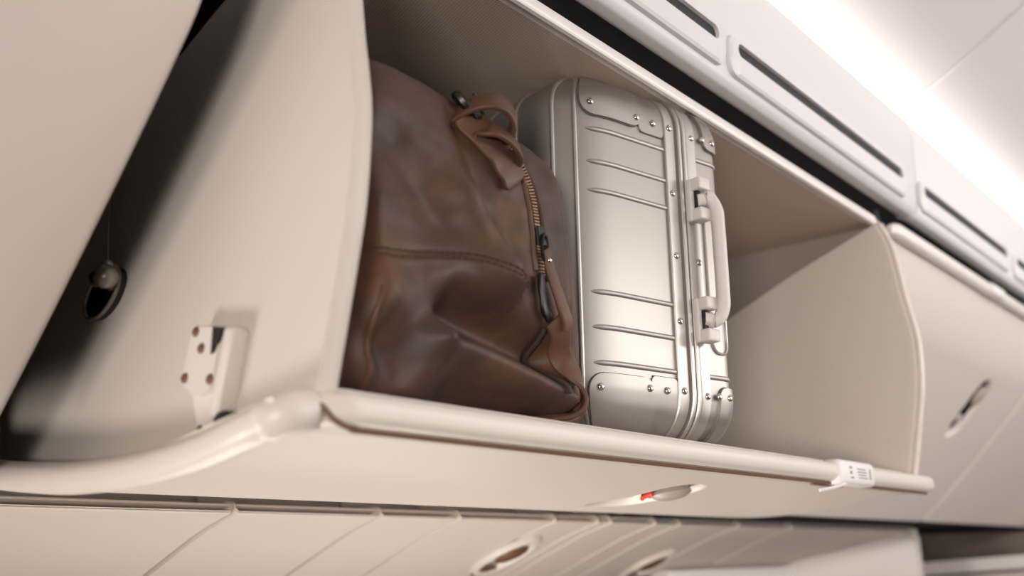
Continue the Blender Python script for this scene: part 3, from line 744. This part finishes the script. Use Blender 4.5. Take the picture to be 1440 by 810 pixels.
def bloop(z):
    a, b = xl(z), xr(z); xc, hx = (a+b)/2, (b-a)/2; pts = []
    us = [-0.9995, -0.997, -0.99, -0.975]+lin(-0.95, 0.93, 112)+[0.955, 0.975, 0.99, 0.997, 0.9995]
    for u in us: pts.append((xc+hx*u, bag_y(xc+hx*u, z)[0], z))
    t = (z-ZB)/(ZT-ZB); yb = 1.80
    for u in (0.98, 0.8, 0.4, 0, -0.4, -0.8, -0.98):
        pts.append((xc+hx*u*0.97, yb-(0.02 if abs(u) > 0.9 else 0), z))
    return pts
loops = [bloop(z) for z in zs]; n = len(loops[0]); v = [p for L_ in loops for p in L_]; f = []
for i in range(len(zs)-1): f += [(i*n+j, i*n+(j+1) % n, (i+1)*n+(j+1) % n, (i+1)*n+j) for j in range(n)]
f += [tuple(range(n-1, -1, -1)), tuple(range((len(zs)-1)*n, len(zs)*n))]
body = mesh('body', v, f, M['leather'], bag, sharp=60)
def onbag(px, off=0.0, nn=8):
    P = smooth_path([(x*q, 0, z*q) for x, z in px], nn); o = [bag_pt(min(p.x, xr(p.z)-0.004), min(p.z, ZT-0.001), off) for p in P]
    return [a for a, b in o], [b for a, b in o]
# zipper: tape, teeth, piping
zp = [(p.x, p.z) for p in ZIP[:40:3]]
P, N = onbag(zp, 0.002, 4)
zt = mesh('zipper', *sweep(P, rrect(0.030, 0.004, 0.0015, 2), N), M['tape'], bag)
g = G(); acc = 0
for i in range(len(P)-1):
    d = (P[i+1]-P[i]).length; t = (P[i+1]-P[i]).normalized()
    while acc < d:
        c = P[i]+t*acc+N[i]*0.004; b = t.cross(N[i]).normalized()
        vv = [c+b*(sx*0.0075)+t*(st*0.0016)+N[i]*(sn*0.003) for sx in (-1, 1) for st in (-1, 1) for sn in (-1, 1)]
        g.add(vv, [(0, 1, 3, 2), (4, 6, 7, 5), (0, 4, 5, 1), (2, 3, 7, 6), (0, 2, 6, 4), (1, 5, 7, 3)]); acc += 0.0056
    acc -= d
tt = mesh('zipper_teeth', g.v, g.f, M['brass'], zt, smooth=False); tt['kind'] = 'stuff'
for dx in (-0.017, 0.019):
    P2, N2 = onbag([(x+dx, z-dx*0.35) for x, z in zp], 0.001, 4)
    mesh('zip_piping', *sweep(P2, circ(0.0055, 8), N2), M['piping'], bag)
# stitching along the horizontal seam
def stitches(pts, name, mm, step=0.012, ln=0.008, off=0.002):
    P, N = onbag(pts, off, 10); g = G(); acc = 0
    for i in range(len(P)-1):
        d = (P[i+1]-P[i]).length; t = (P[i+1]-P[i]).normalized()
        while acc < d:
            c = P[i]+t*acc; g.add(*sweep([c-t*ln/2, c, c+t*ln/2], circ(0.0013, 5), N[i])); acc += step
        acc -= d
    o = mesh(name, g.v, g.f, mm, bag); o['kind'] = 'stuff'; return o
stitches([(0.935, 0.441), (1.02, 0.452), (1.112, 0.467), (1.17, 0.457), (1.225, 0.438)], 'seam_stitching', M['piping'])
stitches([(0.935, 0.429), (1.02, 0.440), (1.112, 0.455), (1.17, 0.445), (1.225, 0.426)], 'seam_stitching', M['piping'])
P, N = onbag([(0.935, 0.380), (0.932, 0.33), (0.935, 0.27), (0.94, 0.235)], 0.0, 8)
mesh('corner_piping', *sweep(P, circ(0.005, 8), N), M['piping'], bag)
# slider and pull tabs
P, N = onbag([(1.312, 0.562), (1.316, 0.530)], 0.010, 6)
sl = mesh('zip_slider', *sweep(P, rrect(0.024, 0.014, 0.006), N), M['gun'], zt)
P, N = onbag([(1.318, 0.535), (1.322, 0.515)], 0.018, 6)
cpt = P[len(P)//2]; nn = N[0]; sd = Vector((1, 0.2, 0)).normalized()
mesh('slider_ring', *tube([cpt+sd*0.010*math.cos(t)+Vector((0, 0, 1))*0.024*math.sin(t) for t in lin(0, 2*math.pi*15/16, 16)], 0.0032, 6, closed=True), M['gun'], zt)
P, N = onbag([(1.321, 0.522), (1.330, 0.490), (1.345, 0.450), (1.362, 0.415), (1.374, 0.395)], 0.020, 6)
pt = mesh('pull_tab', *sweep(P, rrect(0.022, 0.008, 0.003), N, scale=[0.75+0.5*i/len(P) for i in range(len(P))]), M['strap'], bag)
mesh('tab_rivet', *dome(P[4]+N[4]*0.003, N[4], 0.0045, 0.003), M['rivet'], pt)
P, N = onbag([(1.302, 0.472), (1.302, 0.445), (1.312, 0.412), (1.332, 0.405)], 0.012, 6)
mesh('second_pull', *sweep(P, rrect(0.018, 0.008, 0.003), N), M['gun'], bag)
# side strap running down from the zip end to the base
P, N = onbag([(1.352, 0.405), (1.385, 0.370), (1.405, 0.335), (1.416, 0.295), (1.412, 0.262), (1.392, 0.240), (1.345, 0.229)], 0.012, 8)
mesh('side_strap', *sweep(P, rrect(0.042, 0.008, 0.003), N), M['strap'], bag)
P, N = onbag([(1.340, 0.390), (1.35, 0.33), (1.352, 0.27)], 0.006, 8)
mesh('strap_edge', *sweep(P, circ(0.0045, 8), N), M['tape'], bag)
# base roll at the lower right
P, N = onbag([(1.360, 0.232), (1.392, 0.238), (1.418, 0.246), (1.432, 0.262)], 0.010, 8)
mesh('base_roll', *sweep(P, circ(0.016, 10, 1.2, 0.8), N), M['strap'], bag)
# grab handle: keeper loops on the top corner
def band(pts, wd, th, name, mm, par, nrm):
    P = smooth_path([(x*q, y, z*q) for x, y, z in pts], 8)
    return mesh(name, *sweep(P, rrect(wd, th, th*0.35), nrm if isinstance(nrm, list) else Vector(nrm)), mm, par)
Yb = 1.02
gh = band([(1.135, Yb+0.070, 0.722), (1.145, Yb+0.012, 0.742), (1.165, Yb-0.022, 0.748), (1.195, Yb-0.032, 0.742), (1.222, Yb-0.022, 0.724), (1.232, Yb+0.006, 0.706)], 0.042, 0.009, 'grab_handle', M['strap'], bag, (-0.1, -0.9, 0.45))
def onb(px, off):
    P, N = onbag(px, off, 8); return P, N
P, N = onb([(1.150, 0.728), (1.175, 0.700), (1.205, 0.670), (1.235, 0.640), (1.250, 0.625)], 0.008)
mesh('handle_anchor', *sweep(P, rrect(0.062, 0.009, 0.003), N, scale=[1]*(len(P)-6)+[0.98, 0.93, 0.85, 0.72, 0.55, 0.35]), M['strap'], gh)
band([(1.166, Yb+0.010, 0.690), (1.172, Yb-0.016, 0.698), (1.205, Yb-0.024, 0.692), (1.240, Yb-0.018, 0.678), (1.252, Yb+0.006, 0.668)], 0.030, 0.009, 'keeper_loop', M['strap'], gh, (0.05, -0.9, 0.45))
mesh('hook_ring', *tube([Vector((1.125, Yb+0.02, 0.727))+Vector((0.026*math.cos(t), 0.01*math.sin(t), 0.010*math.sin(t)-0.012*math.cos(t))) for t in lin(0, 2*math.pi*15/16, 16)], 0.009, 8, closed=True), M['gun'], gh)
mesh('hook_tip', *tube(smooth_path([(1.150, Yb+0.06, 0.730), (1.168, Yb+0.05, 0.742), (1.180, Yb+0.05, 0.764), (1.174, Yb+0.05, 0.782)], 6), 0.0045, 8), M['gun'], gh)
